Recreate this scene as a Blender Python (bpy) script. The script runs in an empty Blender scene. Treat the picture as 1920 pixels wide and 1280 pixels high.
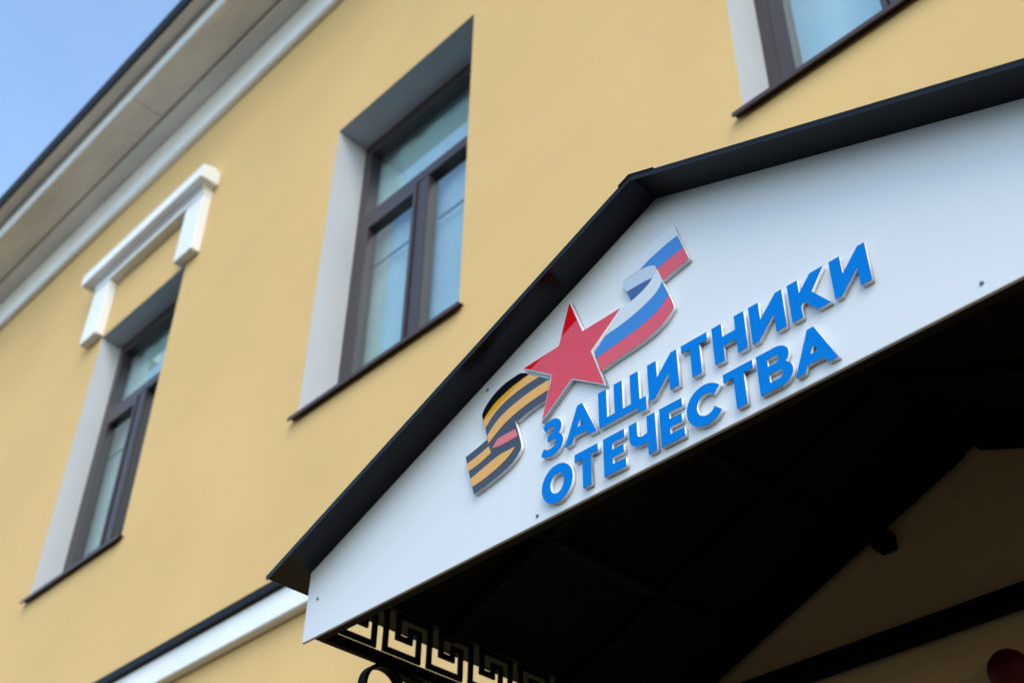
import bpy, bmesh, math, random
from mathutils import Vector, Matrix
random.seed(7)
scene = bpy.context.scene
COL = scene.collection
R = math.radians

# ------------------------------------------------------------------ camera
cam_data = bpy.data.cameras.new('camera')
cam = bpy.data.objects.new('camera', cam_data); COL.objects.link(cam); scene.camera = cam
CAM = Vector((0.0, -2.6, 1.6))
right = Vector((0.69647448, 0.71746465, 0.01295245))
up = Vector((0.44234242, -0.44347412, 0.77952799))
back = Vector((0.56502786, -0.53719194, -0.62623346))
m = Matrix((right, up, back)).transposed().to_4x4(); m.translation = CAM
cam.matrix_world = m
cam_data.sensor_width = 36; cam_data.lens = 43.9
cam_data.clip_start = 0.05; cam_data.clip_end = 2000
cam_data.dof.use_dof = True; cam_data.dof.focus_distance = 2.15; cam_data.dof.aperture_fstop = 4.6
cam_data.dof.aperture_blades = 9

# ------------------------------------------------------------------ sky and sun (hazy sun on the front right, facade in soft light)
SUN_EL, SUN_ROT = R(46), R(122)
world = bpy.data.worlds.new('World'); scene.world = world; world.use_nodes = True
wn = world.node_tree; wn.nodes.clear()
sky = wn.nodes.new('ShaderNodeTexSky'); sky.sky_type = 'NISHITA'; sky.sun_disc = False
sky.sun_elevation = SUN_EL; sky.sun_rotation = SUN_ROT
sky.air_density = 1.0; sky.dust_density = 1.0; sky.ozone_density = 1.0; sky.altitude = 150
bg = wn.nodes.new('ShaderNodeBackground'); bg.inputs['Strength'].default_value = 0.15
wo = wn.nodes.new('ShaderNodeOutputWorld')
tcw = wn.nodes.new('ShaderNodeTexCoord'); cn = wn.nodes.new('ShaderNodeTexNoise'); cn.inputs['Scale'].default_value = 2.2; cn.inputs['Detail'].default_value = 6
crp = wn.nodes.new('ShaderNodeValToRGB'); crp.color_ramp.elements[0].position = 0.35; crp.color_ramp.elements[1].position = 0.75
crp.color_ramp.elements[0].color = (0.90, 0.97, 0.98, 1); crp.color_ramp.elements[1].color = (1.34, 1.29, 1.12, 1)
mul = wn.nodes.new('ShaderNodeMix'); mul.data_type = 'RGBA'; mul.blend_type = 'MULTIPLY'; mul.inputs[0].default_value = 1.0
wn.links.new(tcw.outputs['Generated'], cn.inputs['Vector']); wn.links.new(cn.outputs['Fac'], crp.inputs[0])
wn.links.new(sky.outputs[0], mul.inputs[6]); wn.links.new(crp.outputs[0], mul.inputs[7])
wn.links.new(mul.outputs[2], bg.inputs[0]); wn.links.new(bg.outputs[0], wo.inputs[0])
sun_d = bpy.data.lights.new('sun', 'SUN'); sun_d.energy = 0.6; sun_d.angle = R(40); sun_d.color = (1.0, 0.93, 0.82)
sun = bpy.data.objects.new('sun', sun_d); COL.objects.link(sun)
sdir = Vector((math.cos(SUN_EL) * math.sin(SUN_ROT), math.cos(SUN_EL) * math.cos(SUN_ROT), math.sin(SUN_EL)))
sun.rotation_euler = sdir.to_track_quat('Z', 'Y').to_euler(); sun.location = (8, -12, 12)
vs = scene.view_settings
vs.view_transform = 'Standard'; vs.look = 'None'; vs.gamma = 1.0; vs.use_curve_mapping = False; vs.exposure = 1.45

# ------------------------------------------------------------------ materials
def mat(name, col, rough=0.5, spec=0.5, metal=0.0, ior=1.5, var=0.0, vscale=3.0, bump=0.0, bscale=200.0, coat=0.0,
        coat_rough=0.03, rvar=0.0, stretch=(1, 1, 1), col2=None, tint_scale=0.6):
    m = bpy.data.materials.new(name); m.use_nodes = True
    nt = m.node_tree; n = nt.nodes; L = nt.links
    p = n['Principled BSDF']
    p.inputs['Base Color'].default_value = (*col, 1); p.inputs['Roughness'].default_value = rough
    p.inputs['Metallic'].default_value = metal; p.inputs['IOR'].default_value = ior
    p.inputs['Specular IOR Level'].default_value = spec
    p.inputs['Coat Weight'].default_value = coat; p.inputs['Coat Roughness'].default_value = coat_rough
    tc = n.new('ShaderNodeTexCoord'); mp = n.new('ShaderNodeMapping'); mp.inputs['Scale'].default_value = stretch
    L.new(tc.outputs['Object'], mp.inputs[0])
    if var or col2:
        a = n.new('ShaderNodeTexNoise'); a.inputs['Scale'].default_value = vscale; a.inputs['Detail'].default_value = 7
        a.inputs['Roughness'].default_value = 0.62
        L.new(mp.outputs[0], a.inputs['Vector'])
        ra = n.new('ShaderNodeValToRGB'); ra.color_ramp.elements[0].position = 0.32; ra.color_ramp.elements[1].position = 0.7
        lo = col2 if col2 else tuple(c * (1 - var) for c in col)
        ra.color_ramp.elements[0].color = (*lo, 1); ra.color_ramp.elements[1].color = (*[min(1, c * (1 + var * .5)) for c in col], 1)
        L.new(a.outputs['Fac'], ra.inputs[0]); L.new(ra.outputs[0], p.inputs['Base Color'])
    if rvar:
        b = n.new('ShaderNodeTexNoise'); b.inputs['Scale'].default_value = 9; b.inputs['Detail'].default_value = 6
        L.new(mp.outputs[0], b.inputs['Vector'])
        mr = n.new('ShaderNodeMapRange'); mr.inputs['To Min'].default_value = max(0, rough - rvar); mr.inputs['To Max'].default_value = rough + rvar
        L.new(b.outputs['Fac'], mr.inputs['Value']); L.new(mr.outputs[0], p.inputs['Roughness'])
    if bump:
        c = n.new('ShaderNodeTexNoise'); c.inputs['Scale'].default_value = bscale; c.inputs['Detail'].default_value = 5
        L.new(mp.outputs[0], c.inputs['Vector'])
        bp = n.new('ShaderNodeBump'); bp.inputs['Strength'].default_value = bump; bp.inputs['Distance'].default_value = 0.01
        L.new(c.outputs['Fac'], bp.inputs['Height']); L.new(bp.outputs[0], p.inputs['Normal'])
    return m

M = {}
M['plaster'] = mat('yellow_plaster', (0.685, 0.447, 0.184), 0.85, 0.25, var=0.07, vscale=0.9, bump=0.06, bscale=140)
M['white_plaster'] = mat('white_plaster', (0.85, 0.85, 0.84), 0.75, 0.3, var=0.06, vscale=2.0, bump=0.15, bscale=50)
M['reveal'] = mat('reveal_paint', (0.535, 0.545, 0.555), 0.7, 0.3, var=0.04, vscale=3.0, bump=0.1, bscale=60)
M['soffit'] = mat('soffit_paint', (0.82, 0.80, 0.77), 0.8, 0.3, var=0.22, vscale=2.2, bump=0.15, bscale=40, stretch=(0.35, 1.5, 1))
M['eave_metal'] = mat('eave_metal', (0.005, 0.006, 0.009), 0.6, 0.15)
M['roof_sheet'] = mat('roof_sheet', (0.03, 0.03, 0.035), 0.4, 0.4, var=0.2)
M['frame'] = mat('window_frame_brown', (0.040, 0.029, 0.031), 0.38, 0.5, var=0.08)
M['sill'] = mat('sill_metal_brown', (0.05, 0.028, 0.023), 0.4, 0.4)
M['curtain'] = mat('curtain_cloth', (0.60, 0.69, 0.66), 0.9, 0.1, var=0.08, vscale=4)
M['rod'] = mat('rod_grey', (0.05, 0.06, 0.07), 0.5)
M['black_metal'] = mat('black_painted_sheet', (0.004, 0.0042, 0.0048), 0.2, 0.2, rvar=0.07, bump=0.02, bscale=14)
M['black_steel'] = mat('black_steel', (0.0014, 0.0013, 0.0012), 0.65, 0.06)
M['added_sheet'] = mat('added_matte_black', (0.0035, 0.0033, 0.003), 0.8, 0.05)  # for the added sheet that keeps the canopy underside dark
M['panel'] = mat('white_composite_panel', (0.62, 0.635, 0.65), 0.42, 0.4, var=0.015, vscale=2.5, bump=0.008, bscale=6)
M['panel_edge'] = mat('panel_edge_grey', (0.35, 0.34, 0.34), 0.6)
M['pvc'] = mat('white_foam_board', (0.72, 0.72, 0.72), 0.6, 0.3, var=0.04, vscale=60)
M['blue'] = mat('blue_letter_film', (0.0, 0.165, 0.54), 0.55, 0.04, var=0.03, vscale=8)
M['screw'] = mat('screw_steel', (0.25, 0.26, 0.28), 0.35, metal=0.9)
def film(name, c): return mat(name, c, 0.035, 0.9, ior=1.55, bump=0.004, bscale=30)
M['film_red'] = film('film_red', (0.60, 0.005, 0.010))
M['film_fred'] = film('film_flag_red', (0.60, 0.035, 0.05))
M['film_blue'] = film('film_flag_blue', (0.0, 0.15, 0.45))
M['film_navy'] = film('film_flag_navy', (0.006, 0.05, 0.18))
M['film_white'] = film('film_flag_white', (0.54, 0.56, 0.58))
M['film_grey'] = film('film_flag_grey', (0.40, 0.47, 0.55))
M['film_black'] = film('film_black', (0.006, 0.006, 0.008))
M['film_orange'] = film('film_orange', (0.66, 0.31, 0.02))
M['film_orange_reflect'] = film('film_orange_painted_reflection', (0.62, 0.10, 0.09))  # orange film with a pinkish reflection painted into its colour
M['asphalt'] = mat('asphalt', (0.032, 0.032, 0.034), 0.9, 0.3, var=0.3, vscale=1.5, bump=0.4, bscale=120)
M['bell'] = mat('bell_red', (0.06, 0.0012, 0.0025), 0.6, 0.2)
def glass_mat():
    m = bpy.data.materials.new('window_glass'); m.use_nodes = True
    nt = m.node_tree; n = nt.nodes; L = nt.links; n.clear()
    o = n.new('ShaderNodeOutputMaterial'); mx = n.new('ShaderNodeMixShader')
    t = n.new('ShaderNodeBsdfTransparent'); t.inputs[0].default_value = (0.88, 0.94, 0.95, 1)
    g = n.new('ShaderNodeBsdfGlossy'); g.inputs['Roughness'].default_value = 0.004; g.inputs[0].default_value = (0.80, 0.95, 1, 1)
    f = n.new('ShaderNodeFresnel'); f.inputs['IOR'].default_value = 3.1
    b = n.new('ShaderNodeBump'); b.inputs['Strength'].default_value = 0.02; b.inputs['Distance'].default_value = 0.01
    nz = n.new('ShaderNodeTexNoise'); nz.inputs['Scale'].default_value = 1.6; L.new(nz.outputs['Fac'], b.inputs['Height'])
    L.new(b.outputs[0], g.inputs['Normal'])
    ge = n.new('ShaderNodeNewGeometry'); iv = n.new('ShaderNodeMath'); iv.operation = 'SUBTRACT'; iv.inputs[0].default_value = 1.0
    L.new(ge.outputs['Backfacing'], iv.inputs[1]); ml = n.new('ShaderNodeMath'); ml.operation = 'MULTIPLY'
    L.new(f.outputs[0], ml.inputs[0]); L.new(iv.outputs[0], ml.inputs[1])
    L.new(ml.outputs[0], mx.inputs[0]); L.new(t.outputs[0], mx.inputs[1]); L.new(g.outputs[0], mx.inputs[2]); L.new(mx.outputs[0], o.inputs[0])
    return m
M['glass'] = glass_mat()

# ------------------------------------------------------------------ helpers
def link(name, me, material, parent=None):
    o = bpy.data.objects.new(name, me); COL.objects.link(o)
    if material: me.materials.clear(); me.materials.append(material)
    if parent: o.parent = parent; o.matrix_parent_inverse = parent.matrix_world.inverted()
    return o
def tag(o, label, cat=None, group=None, kind=None):
    if label: o['label'] = label
    if cat: o['category'] = cat
    if group: o['group'] = group
    if kind: o['kind'] = kind
    return o
def empty(name, loc, label, cat):
    o = bpy.data.objects.new(name, None); COL.objects.link(o); o.location = loc; o.empty_display_size = 0.2
    bpy.context.view_layer.update()
    return tag(o, label, cat)
def bm_box(bm, x0, x1, y0, y1, z0, z1):
    v = [bm.verts.new((x, y, z)) for x in (x0, x1) for y in (y0, y1) for z in (z0, z1)]
    for f in ((0, 1, 3, 2), (4, 6, 7, 5), (0, 4, 5, 1), (2, 3, 7, 6), (0, 2, 6, 4), (1, 5, 7, 3)):
        bm.faces.new([v[i] for i in f])
def boxes(name, L, material, parent=None, bevel=0.0):
    me = bpy.data.meshes.new(name); bm = bmesh.new()
    for b in L: bm_box(bm, *b)
    if bevel:
        bmesh.ops.bevel(bm, geom=bm.edges[:], offset=bevel, segments=2, affect='EDGES', clamp_overlap=True)
    bmesh.ops.recalc_face_normals(bm, faces=bm.faces[:])
    bm.to_mesh(me); bm.free()
    return link(name, me, material, parent)
def prism_x(name, prof, x0, x1, material, parent=None, bevel=0.0):
    """profile of (y, z) points pulled along x"""
    me = bpy.data.meshes.new(name); bm = bmesh.new()
    a = [bm.verts.new((x0, y, z)) for y, z in prof]; b = [bm.verts.new((x1, y, z)) for y, z in prof]
    n = len(prof)
    for i in range(n): bm.faces.new((a[i], a[(i + 1) % n], b[(i + 1) % n], b[i]))
    bm.faces.new(a); bm.faces.new(b[::-1])
    if bevel: bmesh.ops.bevel(bm, geom=bm.edges[:], offset=bevel, segments=2, affect='EDGES', clamp_overlap=True)
    bmesh.ops.recalc_face_normals(bm, faces=bm.faces[:])
    bm.to_mesh(me); bm.free()
    return link(name, me, material, parent)
def prism_y(name, prof, y0, y1, material, parent=None, bevel=0.0):
    me = bpy.data.meshes.new(name); bm = bmesh.new()
    a = [bm.verts.new((x, y0, z)) for x, z in prof]; b = [bm.verts.new((x, y1, z)) for x, z in prof]
    n = len(prof)
    for i in range(n): bm.faces.new((a[i], a[(i + 1) % n], b[(i + 1) % n], b[i]))
    bm.faces.new(a); bm.faces.new(b[::-1])
    if bevel: bmesh.ops.bevel(bm, geom=bm.edges[:], offset=bevel, segments=2, affect='EDGES', clamp_overlap=True)
    bmesh.ops.recalc_face_normals(bm, faces=bm.faces[:])
    bm.to_mesh(me); bm.free()
    return link(name, me, material, parent)
def ribbon_bar(name, pts, half_w, thick, x, material, parent=None, closed=False):
    """flat bar bent in the y-z plane at x; half_w along x, thick in plane"""
    me = bpy.data.meshes.new(name); bm = bmesh.new(); rings = []
    n = len(pts)
    for i, (y, z) in enumerate(pts):
        if closed: p, q = pts[i - 1], pts[(i + 1) % n]
        else: p, q = pts[max(0, i - 1)], pts[min(n - 1, i + 1)]
        t = Vector((q[0] - p[0], q[1] - p[1])).normalized(); nx, nz = -t.y * thick / 2, t.x * thick / 2
        rings.append([bm.verts.new((x + sx * half_w, y + s * nx, z + s * nz)) for sx, s in ((-1, -1), (1, -1), (1, 1), (-1, 1))])
    for i in range(n if closed else n - 1):
        a, b = rings[i], rings[(i + 1) % n]
        for k in range(4): bm.faces.new((a[k], a[(k + 1) % 4], b[(k + 1) % 4], b[k]))
    if not closed: bm.faces.new(rings[0]); bm.faces.new(rings[-1][::-1])
    bmesh.ops.recalc_face_normals(bm, faces=bm.faces[:])
    bm.to_mesh(me); bm.free()
    return link(name, me, material, parent)

# ------------------------------------------------------------------ ground
g = boxes('ground', [(-400, 400, -400, 400, -0.3, 0.0)], M['asphalt']); tag(g, None, None, None, 'structure')

# ------------------------------------------------------------------ building
B = empty('yellow_building', (-5, 0, 0), 'two storey yellow plaster building with white trim and brown framed windows', 'building')
X0, X1, ZT, DEPTH = -17.0, 7.0, 8.9, 9.0
WZ0, WZ1 = 4.993, 7.005
WINS = [(-6.856, -5.800, 0.155), (-4.199, -3.063, 0.20), (-1.565, -0.43, 0.205)]
me = bpy.data.meshes.new('wall'); bm = bmesh.new()
xs = [X0] + [c for w in WINS for c in w[:2]] + [X1]; zs = [0.0, WZ0, WZ1, ZT]
holes = {(1, 1), (3, 1), (5, 1)}
gv = {}
def gvert(x, z):
    k = (round(x, 5), round(z, 5))
    if k not in gv: gv[k] = bm.verts.new((x, 0, z))
    return gv[k]
for i in range(len(xs) - 1):
    for j in range(3):
        if (i, j) in holes: continue
        bm.faces.new((gvert(xs[i], zs[j]), gvert(xs[i + 1], zs[j]), gvert(xs[i + 1], zs[j + 1]), gvert(xs[i], zs[j + 1])))
def quad(*p): bm.faces.new([bm.verts.new(q) for q in p])
quad((X0, DEPTH, 0), (X0, 0, 0), (X0, 0, ZT), (X0, DEPTH, ZT)); quad((X1, 0, 0), (X1, DEPTH, 0), (X1, DEPTH, ZT), (X1, 0, ZT))
quad((X1, DEPTH, 0), (X0, DEPTH, 0), (X0, DEPTH, ZT), (X1, DEPTH, ZT)); quad((X0, .9, ZT - .1), (X0, .9, 0), (X1, .9, 0), (X1, .9, ZT - .1))
bm.to_mesh(me); bm.free(); link('wall', me, M['plaster'], B)

# cornice: profile measured from the wall outwards
prism_x('cornice_moulding', [(0.05, 8.412), (-0.030, 8.412), (-0.048, 8.425), (-0.048, 8.56), (-0.060, 8.60), (-0.075, 8.672), (0.05, 8.672)], X0 - .05, X1 + .05, M['white_plaster'], B)
prism_x('cornice_bed', [(0.05, 8.673), (-0.198, 8.673), (-0.198, 8.76), (0.05, 8.76)], X0 - .1, X1 + .1, M['soffit'], B)
cor = prism_x('cornice_core', [(0.05, 8.761), (-0.40, 8.761), (-0.40, 8.99), (0.05, 8.99)], X0 - .1, X1 + .1, M['soffit'], B)
xb = -15.94
while xb < X1:      # soffit boards with open joints
    boxes('soffit_board', [(xb + .004, xb + 3.196, -0.457, -0.206, 8.700, 8.759)], M['soffit'], B, 0.003)
    xb += 3.2
prism_x('cornice_fillet', [(-0.402, 8.760), (-0.463, 8.712), (-0.475, 8.74), (-0.478, 8.80), (-0.490, 8.833), (-0.402, 8.84)], X0 - .1, X1 + .1, M['white_plaster'], B)
prism_x('eave_board', [(-0.402, 8.841), (-0.585, 8.834), (-0.585, 8.87), (-0.402, 8.99)], X0 - .12, X1 + .12, M['soffit'], B)
prism_x('gutter_edge', [(-0.586, 8.822), (-0.600, 8.815), (-0.612, 8.85), (-0.612, 8.955), (-0.586, 8.955)], X0 - .14, X1 + .14, M['eave_metal'], B)
prism_x('roof', [(-0.600, 8.957), (DEPTH / 2, 11.0), (DEPTH + .6, 8.957), (DEPTH + .6, 9.0), (DEPTH / 2, 11.05), (-0.600, 9.0)], X0 - .14, X1 + .14, M['roof_sheet'], B)

# windows
def make_window(x0, x1, d):
    w = boxes('window', [(x0, x0 + .065, d, d + .07, WZ0, WZ1), (x1 - .065, x1, d, d + .07, WZ0, WZ1),
                         (x0 + .065, x1 - .065, d, d + .07, WZ1 - .085, WZ1), (x0 + .065, x1 - .065, d, d + .07, WZ0, WZ0 + .08)], M['frame'], B)
    xc = (x0 + x1) / 2
    tz0, tz1 = 6.345, 6.42
    boxes('transom', [(x0 + .065, x1 - .065, d - .002, d + .068, tz0, tz1)], M['frame'], w, 0.004)
    boxes('mullion', [(xc - .042, xc + .042, d - .001, d + .069, WZ0 + .08, tz0)], M['frame'], w, 0.004)
    sx0, sx1, sz0, sz1 = x0 + .068, xc - .046, WZ0 + .083, tz0 - .003
    s = .062
    boxes('sash', [(sx0, sx0 + s, d - .012, d + .05, sz0, sz1), (sx1 - s * .35, sx1, d - .012, d + .05, sz0, sz1),
                   (sx0 + s, sx1 - s * .35, d - .012, d + .05, sz1 - s, sz1), (sx0 + s, sx1 - s * .35, d - .012, d + .05, sz0, sz0 + s)], M['frame'], w)
    for a, b, c, e, yy in ((x0 + .06, x1 - .06, tz1 - .005, WZ1 - .08, d + .035), (sx0 + s - .005, sx1 - s * .3, sz0 + s - .005, sz1 - s + .005, d + .02),
                           (xc + .038, x1 - .06, WZ0 + .075, tz0 + .005, d + .035)):
        boxes('pane', [(a, b, yy, yy + .006, c, e)], M['glass'], w)
    # painted reveal: jambs and head
    me = bpy.data.meshes.new('reveal'); bm = bmesh.new()
    def q(*p): bm.faces.new([bm.verts.new(v) for v in p])
    D = d + .28
    q((x0, 0, WZ0), (x0, D, WZ0), (x0, D, WZ1), (x0, 0, WZ1)); q((x1, 0, WZ0), (x1, 0, WZ1), (x1, D, WZ1), (x1, D, WZ0))
    q((x0, 0, WZ1), (x0, D, WZ1), (x1, D, WZ1), (x1, 0, WZ1)); q((x0, 0, WZ0 - .002), (x1, 0, WZ0 - .002), (x1, D, WZ0 - .002), (x0, D, WZ0 - .002))
    bm.to_mesh(me); bm.free(); link('reveal', me, M['reveal'], w)
    prism_x('sill', [(d - .001, WZ0 + .034), (-0.034, WZ0 + .004), (-0.034, WZ0 - .016), (-0.028, WZ0 - .016), (-0.028, WZ0 + .0), (d - .001, WZ0 + .026)], x0 - .03, x1 + .03, M['sill'], w)
    # pleated curtain behind the glass
    me = bpy.data.meshes.new('curtain'); bm = bmesh.new(); prev = None
    n = 90
    for i in range(n + 1):
        x = x0 - .16 + (x1 - x0 + .32) * i / n; y = d + .096 + .004 * math.sin(i * .45) + .003 * math.sin(i * .37 + 1)
        c = (bm.verts.new((x, y, WZ0 - .1)), bm.verts.new((x, y, WZ1 + .5)))
        if prev: bm.faces.new((prev[0], c[0], c[1], prev[1]))
        prev = c
    for f in bm.faces: f.smooth = True
    bm.to_mesh(me); bm.free(); link('curtain', me, M['curtain'], w)
    for zz in (6.05, 5.33):
        boxes('curtain_rod', [(x0 + .07, xc - .05, d + .062, d + .072, zz, zz + .012), (xc + .05, x1 - .07, d + .062, d + .072, zz, zz + .012)], M['rod'], w)
    return w
for wnd in WINS: make_window(*wnd)

# hood over the far window
hood = prism_x('window_hood', [(0, 7.571), (-0.085, 7.571), (-0.085, 7.555), (-0.068, 7.55), (-0.068, 7.50), (0, 7.50)], -7.06, -5.645, M['white_plaster'], B)
prism_x('crown', [(0.0, 7.572), (-0.138, 7.572), (-0.140, 7.60), (-0.135, 7.62), (-0.138, 7.685), (0.0, 7.70)], -7.165, -5.585, M['white_plaster'], hood, 0.006)
me = bpy.data.meshes.new('weathering'); bm = bmesh.new()
pts = [(-7.15, -.13, 7.70), (-5.60, -.13, 7.70), (-5.60, 0, 7.70), (-7.15, 0, 7.70), (-7.06, 0, 7.82), (-5.69, 0, 7.82), (-7.10, -.10, 7.715), (-5.65, -.10, 7.715)]
v = [bm.verts.new(p) for p in pts]
for f in ((0, 1, 7, 6), (6, 7, 5, 4), (1, 2, 5, 7), (0, 6, 4, 3), (0, 3, 2, 1)): bm.faces.new([v[i] for i in f])
bmesh.ops.recalc_face_normals(bm, faces=bm.faces[:]); bm.to_mesh(me); bm.free(); link('weathering', me, M['white_plaster'], hood)
for a, b in ((-7.065, -6.845), (-5.855, -5.642)):
    prism_x('corbel', [(0, 7.498), (-0.064, 7.498), (-0.066, 7.01), (0, 7.01)], a, b, M['white_plaster'], hood, 0.005)

# string course between the storeys
band = prism_x('string_course', [(0, 3.905), (-0.050, 3.905), (-0.050, 4.034), (0, 4.034)], X0, X1, M['white_plaster'], B, 0.004)
prism_x('flashing', [(-.001, 4.12), (-0.072, 4.078), (-0.076, 4.035), (-0.070, 4.035), (-0.001, 4.036)], X0, X1, M['eave_metal'], band)

# ------------------------------------------------------------------ entrance canopy
C = empty('entrance_canopy', (-1.062, 0, 0), 'gabled entrance canopy with black metal roof and dark underside on the yellow wall', 'canopy')
AX, AZ, SL, XE = -1.0618, 3.3538, 0.4133, 1.087
YF = -1.287
def und(x): return AZ - SL * abs(x - AX)
for s in (-1, 1):
    xe = AX + s * XE
    prism_y('roof_panel', [(AX, AZ), (xe, und(xe)), (xe - s * .001, und(xe) + .005), (AX, AZ + .005)], YF, .012, M['black_metal'], C)
    prism_y('added_verge_lip', [(AX, AZ - .0005), (xe, und(xe) - .0005), (xe, und(xe) - .0085), (AX, AZ - .0085)], YF + .0005, YF + .002, M['black_metal'], C)  # lip added to enlarge the dark roof reflection on star and ribbon
    # folded drip along the eave
    boxes('eave_drip', [(min(xe, xe + s * .003), max(xe, xe + s * .003), YF, -.003, und(xe) - .002, und(xe) + .0045)], M['black_metal'], C)
    prism_y('added_soffit_sheet', [(AX, AZ - .0015), (AX + s * 1.03, und(AX + s * 1.03) - .0015), (AX + s * 1.03, und(AX + s * 1.03) - .0005), (AX, AZ - .0005)], -1.2017, .008, M['added_sheet'], C)  # added sheet, keeps ground light off the glossy roof underside
    # rafters and purlins under the sheet
    for yy in (-1.19, -.80, -.40, -.045):
        a = AX + s * .02; b = AX + s * 1.03
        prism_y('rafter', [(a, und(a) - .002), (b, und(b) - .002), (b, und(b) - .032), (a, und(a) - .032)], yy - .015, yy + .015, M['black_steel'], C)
    for f in (.35, .7):
        xx = AX + s * f
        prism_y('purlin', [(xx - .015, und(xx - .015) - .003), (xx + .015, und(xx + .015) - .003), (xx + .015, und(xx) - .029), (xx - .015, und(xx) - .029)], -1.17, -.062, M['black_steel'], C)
for s in (-1, 1):
    a, b = AX, AX + s * (.060 if s > 0 else .028)
    prism_y('ridge_cap', [(a, AZ + .0055), (b, und(b) + .0055), (b, und(b) + .0075), (a, AZ + .0075)], YF - .002, .012, M['black_metal'], C)
boxes('ridge_beam', [(AX - .018, AX + .018, -1.17, -.06, AZ - .036, AZ - .012)], M['black_steel'], C)
boxes('tie_beam', [(AX - 1.02, AX + 1.02, -1.203, -1.168, 2.768, 2.800)], M['black_steel'], C, 0.003)
boxes('wall_beam', [(AX - 1.02, AX + 1.02, -.060, -.020, 2.892, 2.940)], M['black_steel'], C, 0.003)
FP = 0.1305                                     # greek key period along y
def path_bar(bm, pts, x, hw, th, o=0.0):
    """square bars along axis aligned segments in the y-z plane"""
    for (a, b), (c, d) in zip(pts[:-1], pts[1:]):
        y0, y1 = sorted((a, c)); z0, z1 = sorted((b, d))
        bm_box(bm, x - hw, x + hw, y0 - th / 2, y1 + th / 2, z0 - th / 2, z1 + th / 2)
for s in (-1, 1):
    xf = AX + s * 1.028
    fr = boxes('bottom_rail', [(xf - .009, xf + .009, -1.166, -.004, 2.7775, 2.8030)], M['black_steel'], C, 0.002)
    zb, zt, th = 2.8165, 2.909, .0135
    H = zt - zb
    key = bpy.data.meshes.new('key_bar'); bm = bmesh.new()
    uv = [(0, 1), (0, 0), (.75, 0), (.75, .72), (.55, .72), (.55, .42), (.27, .42), (.27, 1), (1, 1)]
    path_bar(bm, [(u * FP, zb + v * H) for u, v in uv], 0, .003, th)
    bmesh.ops.recalc_face_normals(bm, faces=bm.faces[:])
    bm.to_mesh(key); bm.free(); key.materials.append(M['black_steel'])
    for k in range(9):
        o = bpy.data.objects.new('key_bar', key); COL.objects.link(o); o.parent = fr
        o.matrix_parent_inverse = Matrix(); o.location = (xf, -.9925 - FP + FP * k, 0) if k else (xf, -.9925 - FP, 0)
    boxes('top_rail', [(xf - .008, xf + .008, -1.166, -.062, 2.9185, 2.927)], M['black_steel'], C)
    # scroll bracket: ring plus long sweep to the wall
    cy, cz, r = -.992, 2.7185, .053
    ring = [(cy + r * math.cos(t), cz + r * math.sin(t)) for t in [2 * math.pi * i / 40 for i in range(40)]]
    sb = ribbon_bar('scroll_ring', ring, .0125, .0085, xf, M['black_steel'], C, True)
    sw = []
    P0, P1, P2, P3 = (-.985, 2.7725), (-.80, 2.770), (-.18, 2.62), (-.04, 2.10)
    for i in range(31):
        t = i / 30; u = 1 - t
        sw.append(tuple(u ** 3 * P0[k] + 3 * u * u * t * P1[k] + 3 * u * t * t * P2[k] + t ** 3 * P3[k] for k in (0, 1)))
    ribbon_bar('bracket_sweep', sw, .0125, .010, xf, M['black_steel'], C)
    cy2, cz2, r2 = -.22, 2.66, .10
    spir = [(cy2 + (r2 * (1 - i / 70)) * math.cos(.25 * i), cz2 + (r2 * (1 - i / 70)) * math.sin(.25 * i)) for i in range(46)]
    ribbon_bar('scroll_curl', spir, .0125, .008, xf, M['black_steel'], C)
    boxes('wall_plate', [(xf - .018, xf + .018, -.028, -.001, 2.06, 2.775)], M['black_steel'], C, 0.003)

# ------------------------------------------------------------------ sign
YP = -1.2077
SG = empty('gable_sign', (AX, YP, 2.76), 'white gable sign board with red star, ribbons and blue raised lettering', 'sign')
XL, XR = -2.097, 2 * AX + 2.097
panel = prism_y('panel', [(XL, 2.760), (XR, 2.760), (XR, und(XR) - .001), (AX, AZ - .001), (XL, und(XL) - .001)], YP, YP + .004, M['panel'], SG)
boxes('edge_strip', [(XL, XR, YP - .0006, YP + .005, 2.7575, 2.7597)], M['panel_edge'], SG)
for (x, z) in ((-2.0587, 2.849), (-1.534, 3.134), (-1.3893, 2.774), (-.4998, 2.7814)):
    me = bpy.data.meshes.new('screw'); bm = bmesh.new()
    bmesh.ops.create_cone(bm, cap_ends=True, segments=14, radius1=.0027, radius2=.0020, depth=.003)
    bmesh.ops.create_cone(bm, cap_ends=True, segments=14, radius1=.0036, radius2=.0036, depth=.001, matrix=Matrix.Translation((0, 0, -.0012)))
    bm.transform(Matrix.Translation((x, YP - .002, z)) @ Matrix.Rotation(R(90), 4, 'X')); bm.to_mesh(me); bm.free()
    link('screw', me, M['screw'], SG)

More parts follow.
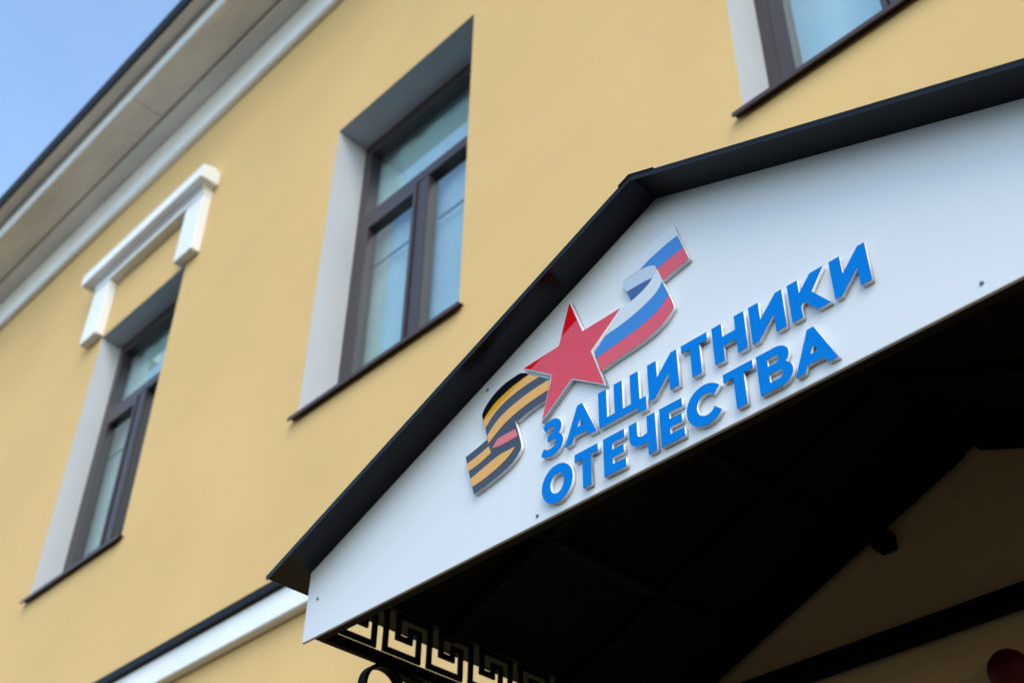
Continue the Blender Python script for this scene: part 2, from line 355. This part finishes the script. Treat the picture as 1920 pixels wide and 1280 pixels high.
OX, OZ = -1.22302, 2.88041
TH = 0.0096
def curve_mesh(name, loops, y_front, y_back):
    cu = bpy.data.curves.new(name, 'CURVE'); cu.dimensions = '2D'; cu.fill_mode = 'BOTH'
    for L in loops:
        sp = cu.splines.new('POLY'); sp.points.add(len(L) - 1); sp.use_cyclic_u = True
        for p, (x, z) in zip(sp.points, L): p.co = (OX + x / 1000, OZ + z / 1000, 0, 1)
    cu.extrude = (y_back - y_front) / 2
    ob = bpy.data.objects.new(name, cu); COL.objects.link(ob)
    bpy.context.view_layer.update()
    me = bpy.data.meshes.new_from_object(ob.evaluated_get(bpy.context.evaluated_depsgraph_get()))
    bpy.data.objects.remove(ob); bpy.data.curves.remove(cu)
    mid = (y_front + y_back) / 2
    me.transform(Matrix.Translation((0, mid, 0)) @ Matrix.Rotation(R(90), 4, 'X'))
    bm = bmesh.new(); bm.from_mesh(me); bmesh.ops.remove_doubles(bm, verts=bm.verts[:], dist=1e-6)
    bmesh.ops.recalc_face_normals(bm, faces=bm.faces[:]); bm.to_mesh(me); bm.free()
    me.name = name
    return me
YL = YP - TH
def arc(cx, cy, rx, ry, a0, a1, n=18):
    return [(cx + rx * math.cos(R(a0 + (a1 - a0) * i / n)), cy + ry * math.sin(R(a0 + (a1 - a0) * i / n))) for i in range(n + 1)]
H = 77.5
def rect_letter(pts): return [pts]
def L_I(x0, x1, b=0):
    return [[(x0, b + H), (x0 + 20, b + H), (x0 + 20, b + 40), (x1 - 12.5, b + H), (x1, b + H), (x1, b), (x1 - 20, b), (x1 - 20, b + 37.5), (x0 + 12.5, b), (x0, b)]]
def L_A(x0, x1, b=0):
    c = (x0 + x1) / 2; h = 6.2; w = (x1 - x0) / 2; s = (w - h) / H           # outer edge slope
    return [[(x0, b), (c - h, b + H), (c + h, b + H), (x1, b), (x1 - 18.5, b), (c + 15.6, b + 12.2), (c - 15.6, b + 12.2), (x0 + 17.5, b)],
            [(c - 7.6, b + 29.5), (c + 7.6, b + 29.5), (c, b + 46)]]
def L_T(x0, x1, s0, s1, b=0): return [[(x0, b + H), (x1, b + H), (x1, b + 61.5), (s1, b + 61.5), (s1, b), (s0, b), (s0, b + 61.5), (x0, b + 61.5)]]
def L_E(x0, x1, b=0):
    return [[(x0, b), (x0, b + H), (x1 - 1, b + H), (x1 - 1, b + 61), (x0 + 20.5, b + 61), (x0 + 20.5, b + 47.5), (x1 - 3.5, b + 47.5), (x1 - 3.5, b + 31), (x0 + 20.5, b + 31), (x0 + 20.5, b + 17.2), (x1, b + 17.2), (x1, b)]]
def ring_pts(cx, cy, rx, ry, n=56): return arc(cx, cy, rx, ry, 0, 360 * (n - 1) / n, n - 1)
B2 = -105.6
LET = []
# З
z_out = [(-141.5, 70.2), (-133, 75.5)] + arc(-119, 56.5, 25.0, 22.2, 105, -45, 18) + arc(-119.5, 22.5, 29.5, 24.2, 48, -110, 20) + [(-140, 2.5), (-147, 8.0), (-139.5, 22.0)] + \
        arc(-124, 24.3, 16, 9.8, 215, 360, 9)[1:] + arc(-119.5, 24.3, 11.5, 8.4, 0, 85, 6)[1:] + [(-129.5, 32.7), (-129.5, 44.2), (-122, 47.5)] + arc(-121, 54.6, 9.4, 7.4, -70, 95, 9) + [(-130, 60.0), (-135.0, 57.2)]
LET.append(('letter', [z_out]))
LET.append(('letter', L_A(-85.5, -7.2)))
LET.append(('letter', [[(0, H), (19.2, H), (19.2, 15.3), (38, 15.3), (38, H), (57.2, H), (57.2, 15.3), (76.6, 15.3), (76.6, H), (96, H), (96, 15.3), (111, 15.3), (111, -12), (92.6, -12), (92.6, 0), (0, 0)]]))
LET.append(('letter', L_I(118, 185)))
LET.append(('letter', L_T(195.5, 252, 214.3, 234.6)))
LET.append(('letter', [[(263.2, H), (283.4, H), (283.4, 49), (311, 49), (311, H), (331, H), (331, 0), (311.2, 0), (311.2, 29.5), (283.4, 29.5), (283.4, 0), (263.2, 0)]]))
LET.append(('letter', L_I(341.2, 408.8)))
LET.append(('letter', [[(420, H), (440, H), (440, 49.3), (465.2, H), (490.2, H), (462.7, 40.4), (493, 0), (468.4, 0), (446.4, 29.4), (440, 22.6), (440, 0), (420, 0)]]))
LET.append(('letter', L_I(501.5, 568)))
b = B2
LET.append(('letter', [ring_pts(-106.5, b + H / 2, 38.6, 39.8), ring_pts(-106.5, b + H / 2, 17.2, 21.0, 40)]))
LET.append(('letter', L_T(-62.2, -5.8, -43.0, -23.0, b)))
LET.append(('letter', L_E(7.6, 57.8, b)))
ch = [(68, b + H)] + [(68, b + 50)] + arc(94, b + 50, 26, 24.5, 180, 262, 10) + [(98, b + 25.4), (109, b + 28.2), (109, b), (127.5, b), (127.5, b + H), (109, b + H), (109, b + 44.2), (101, b + 42.2)] + arc(97, b + 52.5, 10.8, 10.5, 268, 180, 8) + [(86.2, b + H)]
LET.append(('letter', [ch]))
LET.append(('letter', L_E(137.6, 188, b)))
cc = arc(235.2, b + H / 2, 39.7, 39.8, 38, 322, 40) + [(253.6, b + 26.5)] + arc(236.5, b + H / 2, 19.8, 21.6, 326, 34, 26) + [(253.6, b + 51)]
LET.append(('letter', [cc]))
LET.append(('letter', L_T(275.6, 335.0, 295.7, 316.2, b)))
bo = [(343, b), (343, b + H), (378, b + H)] + arc(380, b + 57.2, 24.5, 20.3, 88, -48, 14) + arc(382, b + 22.6, 26, 22.6, 50, -90, 16) + [(380, b)]
LET.append(('letter', [bo, [(363, b + 47.2), (376, b + 47.2)] + arc(377.5, b + 54.7, 7.5, 7.5, -88, 88, 9) + [(376, b + 62.2), (363, b + 62.2)],
                      [(363, b + 15.4), (380, b + 15.4)] + arc(381, b + 23.7, 8.5, 8.3, -88, 88, 9) + [(380, b + 32), (363, b + 32)]]))
LET.append(('letter', L_A(410.2, 487.8, b)))
for nm, loops in LET:
    o = link('letter', curve_mesh('letter', loops, YL, YP - .0003), M['pvc'], SG)
    link('letter_face', curve_mesh('letter_face', loops, YL - .0009, YL - .0001), M['blue'], o)

def smooth(P, k=4, ang=38, closed=True):
    n = len(P); out = []
    def corner(i):
        a = Vector(P[i]) - Vector(P[i - 1]); c = Vector(P[(i + 1) % n]) - Vector(P[i])
        return a.length < 1e-6 or c.length < 1e-6 or a.angle(c) > R(ang)
    for i in range(n):
        p1, p2 = Vector(P[i]), Vector(P[(i + 1) % n])
        p0 = p1 - (p2 - p1) if corner(i) else Vector(P[i - 1])
        p3 = p2 + (p2 - p1) if corner((i + 1) % n) else Vector(P[(i + 2) % n])
        for j in range(k):
            t = j / k
            q = 0.5 * ((2 * p1) + (-p0 + p2) * t + (2 * p0 - 5 * p1 + 4 * p2 - p3) * t * t + (-p0 + 3 * p1 - 3 * p2 + p3) * t ** 3)
            out.append((q.x, q.y))
    return out
def film_part(name, P, material, parent, lvl=0, sm=True, label=None):
    y1 = YL - .0002 - lvl * .0006
    o = link(name, curve_mesh(name, [smooth(P) if sm else P], y1 - .0005, y1), material, parent)
    if label: o['label'] = label
    return o
# St George ribbon (striped)
b0 = [(-202.0, 234.0), (-227.1, 234.9), (-248.8, 232.8), (-268.1, 227.2), (-285.1, 219.2), (-299.5, 208.9), (-309.0, 199.1), (-315.3, 188.8)]
b1 = [(-179.4, 217.7), (-205.3, 216.0), (-229.1, 211.9), (-253.0, 205.7), (-274.6, 198.2), (-289.0, 190.0), (-302.1, 180.1), (-311.1, 170.2)]
b2 = [(-151.5, 196.6), (-172.3, 196.4), (-193.3, 195.0), (-221.6, 191.3), (-247.7, 185.0), (-266.7, 177.2), (-283.4, 167.7), (-303.4, 149.1)]
b3 = [(-124.2, 176.0), (-147.0, 175.5), (-172.2, 174.3), (-200.1, 171.0), (-225.9, 165.9), (-247.1, 159.7), (-266.0, 152.5), (-286.6, 138.5), (-297.7, 126.2)]
b4 = [(-126.7, 152.2), (-147.0, 151.4), (-167.5, 149.8), (-185.9, 147.6), (-204.4, 144.4), (-225.4, 139.9), (-246.5, 133.2), (-272.2, 120.3), (-292.2, 107.2)]
b5 = [(-131.3, 132.7), (-149.3, 132.7), (-167.5, 131.0), (-190.4, 127.1), (-211.1, 122.2)]
bot = [(-201.7, 51.6), (-212.8, 39.7), (-228.0, 30.3), (-248.5, 23.2), (-269.2, 18.0), (-290.0, 13.7), (-311.0, 10.2), (-331.2, 7.5)]
geo = b0 + [(-311.1, 170.2), (-303.4, 149.1), (-297.9, 126.2), (-298.1, 119.5), (-328.5, 112.4), (-360.3, 106.6)] + bot[::-1] + [(-200.8, 63.2), (-210.5, 99.3), (-218.6, 125.4)] + b5[::-1] + [(-122.5, 176.0), (-150.5, 196.6), (-178.4, 217.7)]
gr = link('striped_ribbon', curve_mesh('striped_ribbon', [smooth(geo)], YL, YP - .0003), M['pvc'], SG)
gr['label'] = 'black and orange striped ribbon left of the star'
film_part('black_field', geo, M['film_black'], gr)
film_part('orange_stripe', b1 + b2[::-1], M['film_orange'], gr, 1)
film_part('orange_stripe', b3 + b4[::-1], M['film_orange'], gr, 1)
film_part('orange_stripe_painted_reflection', [(-281.5, 92.0), (-272.0, 100.5), (-261.2, 105.9), (-217.2, 105.2), (-209.3, 86.2), (-229.0, 85.4), (-254.3, 86.1), (-271.3, 88.4)], M['film_orange_reflect'], gr, 1)  # back of the orange stripe, its reflection put into the film colour
film_part('orange_stripe', [(-355.2, 87.6), (-323.2, 92.9), (-292.0, 100.5), (-284.9, 81.2), (-315.8, 72.7), (-348.7, 67.5)], M['film_orange'], gr, 1)
film_part('orange_stripe', [(-343.3, 47.0), (-302.2, 56.9), (-262.1, 65.2), (-239.0, 65.0), (-217.3, 64.1), (-228.4, 53.9), (-246.9, 44.2), (-265.5, 37.9), (-290.6, 31.7), (-313.9, 28.0), (-335.4, 26.1)], M['film_orange'], gr, 1)
# tricolour ribbon
flag = [(202.9, 366.6), (211.6, 332.5), (221.8, 296.3), (232.4, 260.4), (202.9, 255.5), (171.5, 248.1), (167.2, 247.0), (178.5, 210.6), (183.8, 193.3), (188.4, 175.4), (186.6, 169.4), (178.5, 162.0), (164.5, 151.5), (146.2, 143.9),
        (124.5, 138.1), (97.2, 134.2), (68.0, 131.7), (38.4, 128.9), (7.3, 125.0), (0.2, 159.8), (-5.9, 174.8), (23.8, 199.5), (44.8, 219.3), (64.5, 240.0), (90.8, 244.9), (81.3, 274.0), (72.9, 293.0), (73.6, 304.4), (84.1, 320.8), (100.3, 333.5), (118.0, 342.5), (145.0, 351.9), (171.8, 359.6)]
fl = link('tricolour_ribbon', curve_mesh('tricolour_ribbon', [smooth(flag)], YL, YP - .0003), M['pvc'], SG)
fl['label'] = 'white, blue and red ribbon curling up from the star'
film_part('white_stripe', [(202.2, 365.6), (210.9, 333.0), (191.4, 330.3), (172.7, 326.3), (144.4, 319.0), (129.1, 313.6), (117.4, 307.6), (100.4, 306.8), (75.0, 305.0), (85.1, 320.0), (100.9, 332.6), (118.3, 341.5), (145.0, 350.9), (171.8, 358.6)], M['film_white'], fl)
film_part('blue_stripe', [(211.6, 332.5), (221.8, 296.3), (189.9, 290.8), (156.9, 283.8), (153.4, 294.3), (147.8, 299.2), (141.3, 302.6), (130.4, 305.8), (117.4, 307.2), (129.1, 313.1), (144.4, 318.5), (172.7, 325.8), (191.4, 329.8)], M['film_blue'], fl)
film_part('red_stripe', [(221.8, 296.0), (231.9, 260.9), (202.9, 255.9), (171.5, 248.7), (167.4, 251.1), (163.0, 268.1), (157.6, 283.5), (189.9, 290.5)], M['film_fred'], fl)
film_part('shaded_white_stripe', [(73.9, 304.2), (96.5, 305.4), (117.2, 305.0), (130.3, 303.8), (141.3, 301.5), (148.4, 298.2), (153.3, 293.8), (155.8, 285.6), (152.4, 277.4), (145.4, 269.7), (128.1, 272.2), (105.7, 273.4), (81.6, 274.0), (73.2, 293.0)], M['film_grey'], fl)
film_part('navy_stripe', [(81.6, 273.8), (105.7, 273.0), (128.1, 271.8), (145.0, 269.5), (136.5, 261.8), (123.1, 254.6), (107.9, 249.3), (91.0, 244.9)], M['film_navy'], fl)
film_part('white_stripe', [(156.2, 285.0), (160.9, 270.1), (166.4, 252.0), (165.3, 245.6), (160.1, 238.0), (153.4, 231.8), (142.9, 225.3), (127.9, 218.8), (105.4, 212.2), (84.0, 207.4), (62.8, 204.0), (25.0, 200.0), (44.8, 219.3), (64.7, 239.5), (91.0, 244.6), (107.9, 249.0), (123.1, 254.3), (136.5, 261.4), (145.6, 269.4), (152.8, 277.2)], M['film_white'], fl)
film_part('blue_stripe', [(166.6, 246.5), (178.5, 210.6), (178.7, 207.6), (168.0, 196.6), (153.2, 186.8), (136.5, 180.0), (116.3, 175.0), (90.5, 170.6), (64.5, 167.5), (32.6, 164.3), (0.6, 160.3), (-5.3, 174.8), (9.0, 187.1), (24.2, 199.6), (62.8, 203.6), (84.0, 207.0), (105.4, 211.8), (127.9, 218.4), (142.9, 224.9), (153.4, 231.4), (160.1, 237.6), (165.3, 245.2)], M['film_blue'], fl)
film_part('red_stripe', [(178.9, 207.2), (183.6, 193.3), (187.9, 175.4), (186.2, 169.8), (178.2, 162.4), (164.3, 152.0), (146.0, 144.4), (124.5, 138.6), (97.2, 134.7), (68.0, 132.2), (38.4, 129.4), (7.8, 125.6), (3.9, 144.7), (0.7, 159.9), (32.6, 163.9), (64.5, 167.1), (90.5, 170.2), (116.3, 174.6), (136.5, 179.6), (153.2, 186.4), (168.0, 196.2)], M['film_fred'], fl)
# star
def star(cx, cy, ro, rot=90):
    ri = ro * 0.392
    return [(cx + (ro if i % 2 == 0 else ri) * math.cos(R(rot + 36 * i)), cy + (ro if i % 2 == 0 else ri) * math.sin(R(rot + 36 * i))) for i in range(10)]
st = link('star', curve_mesh('star', [star(-63.8, 199.3, 141, 90.6)], YL - .0018, YP - .0003), M['pvc'], SG)
st['label'] = 'red five pointed star with a thin white edge'
link('red_face', curve_mesh('red_face', [star(-63.8, 199.3, 136, 90.6)], YL - .0026, YL - .0019), M['film_red'], st)

# ------------------------------------------------------------------ small things under the canopy
jb = boxes('junction_box', [(-1.364, -1.318, -.052, -.002, 3.158, 3.206)], M['black_steel'], None, 0.004)
prism_y('lid', [(-1.361, 3.161), (-1.321, 3.161), (-1.321, 3.203), (-1.361, 3.203)], -.056, -.0522, M['black_steel'], jb)
prism_y('mounting_arm', [(-1.35, 3.2062), (-1.33, 3.2062), (-1.33, und(-1.33) - .034), (-1.35, und(-1.35) - .034)], -.045, -.02, M['black_steel'], jb)
tag(jb, 'small square black box fixed to the shaded wall below the canopy slope', 'box')
me = bpy.data.meshes.new('alarm_bell'); bm = bmesh.new()
prof = [(0, .038), (.018, .036), (.034, .028), (.044, .014), (.047, .0), (.047, -.004)]
rings = []
for r, h in prof[1:]:
    rings.append([bm.verts.new((r * math.cos(2 * math.pi * i / 32), -h, r * math.sin(2 * math.pi * i / 32))) for i in range(32)])
t = bm.verts.new((0, -.038, 0))
for i in range(32):
    bm.faces.new((t, rings[0][i], rings[0][(i + 1) % 32]))
    for a, b_ in zip(rings[:-1], rings[1:]): bm.faces.new((a[i], a[(i + 1) % 32], b_[(i + 1) % 32], b_[i]))
bm.faces.new(rings[-1])
bmesh.ops.recalc_face_normals(bm, faces=bm.faces[:])
for f in bm.faces: f.smooth = True
bm.transform(Matrix.Translation((-1.104, -.035, 2.765))); bm.to_mesh(me); bm.free()
ab = link('alarm_bell', me, M['bell'], None)
boxes('bell_base', [(-1.134, -1.074, -.031, -.001, 2.735, 2.795)], M['black_steel'], ab, 0.003)
tag(ab, 'dark red round dome on the shaded wall under the canopy', 'alarm bell')
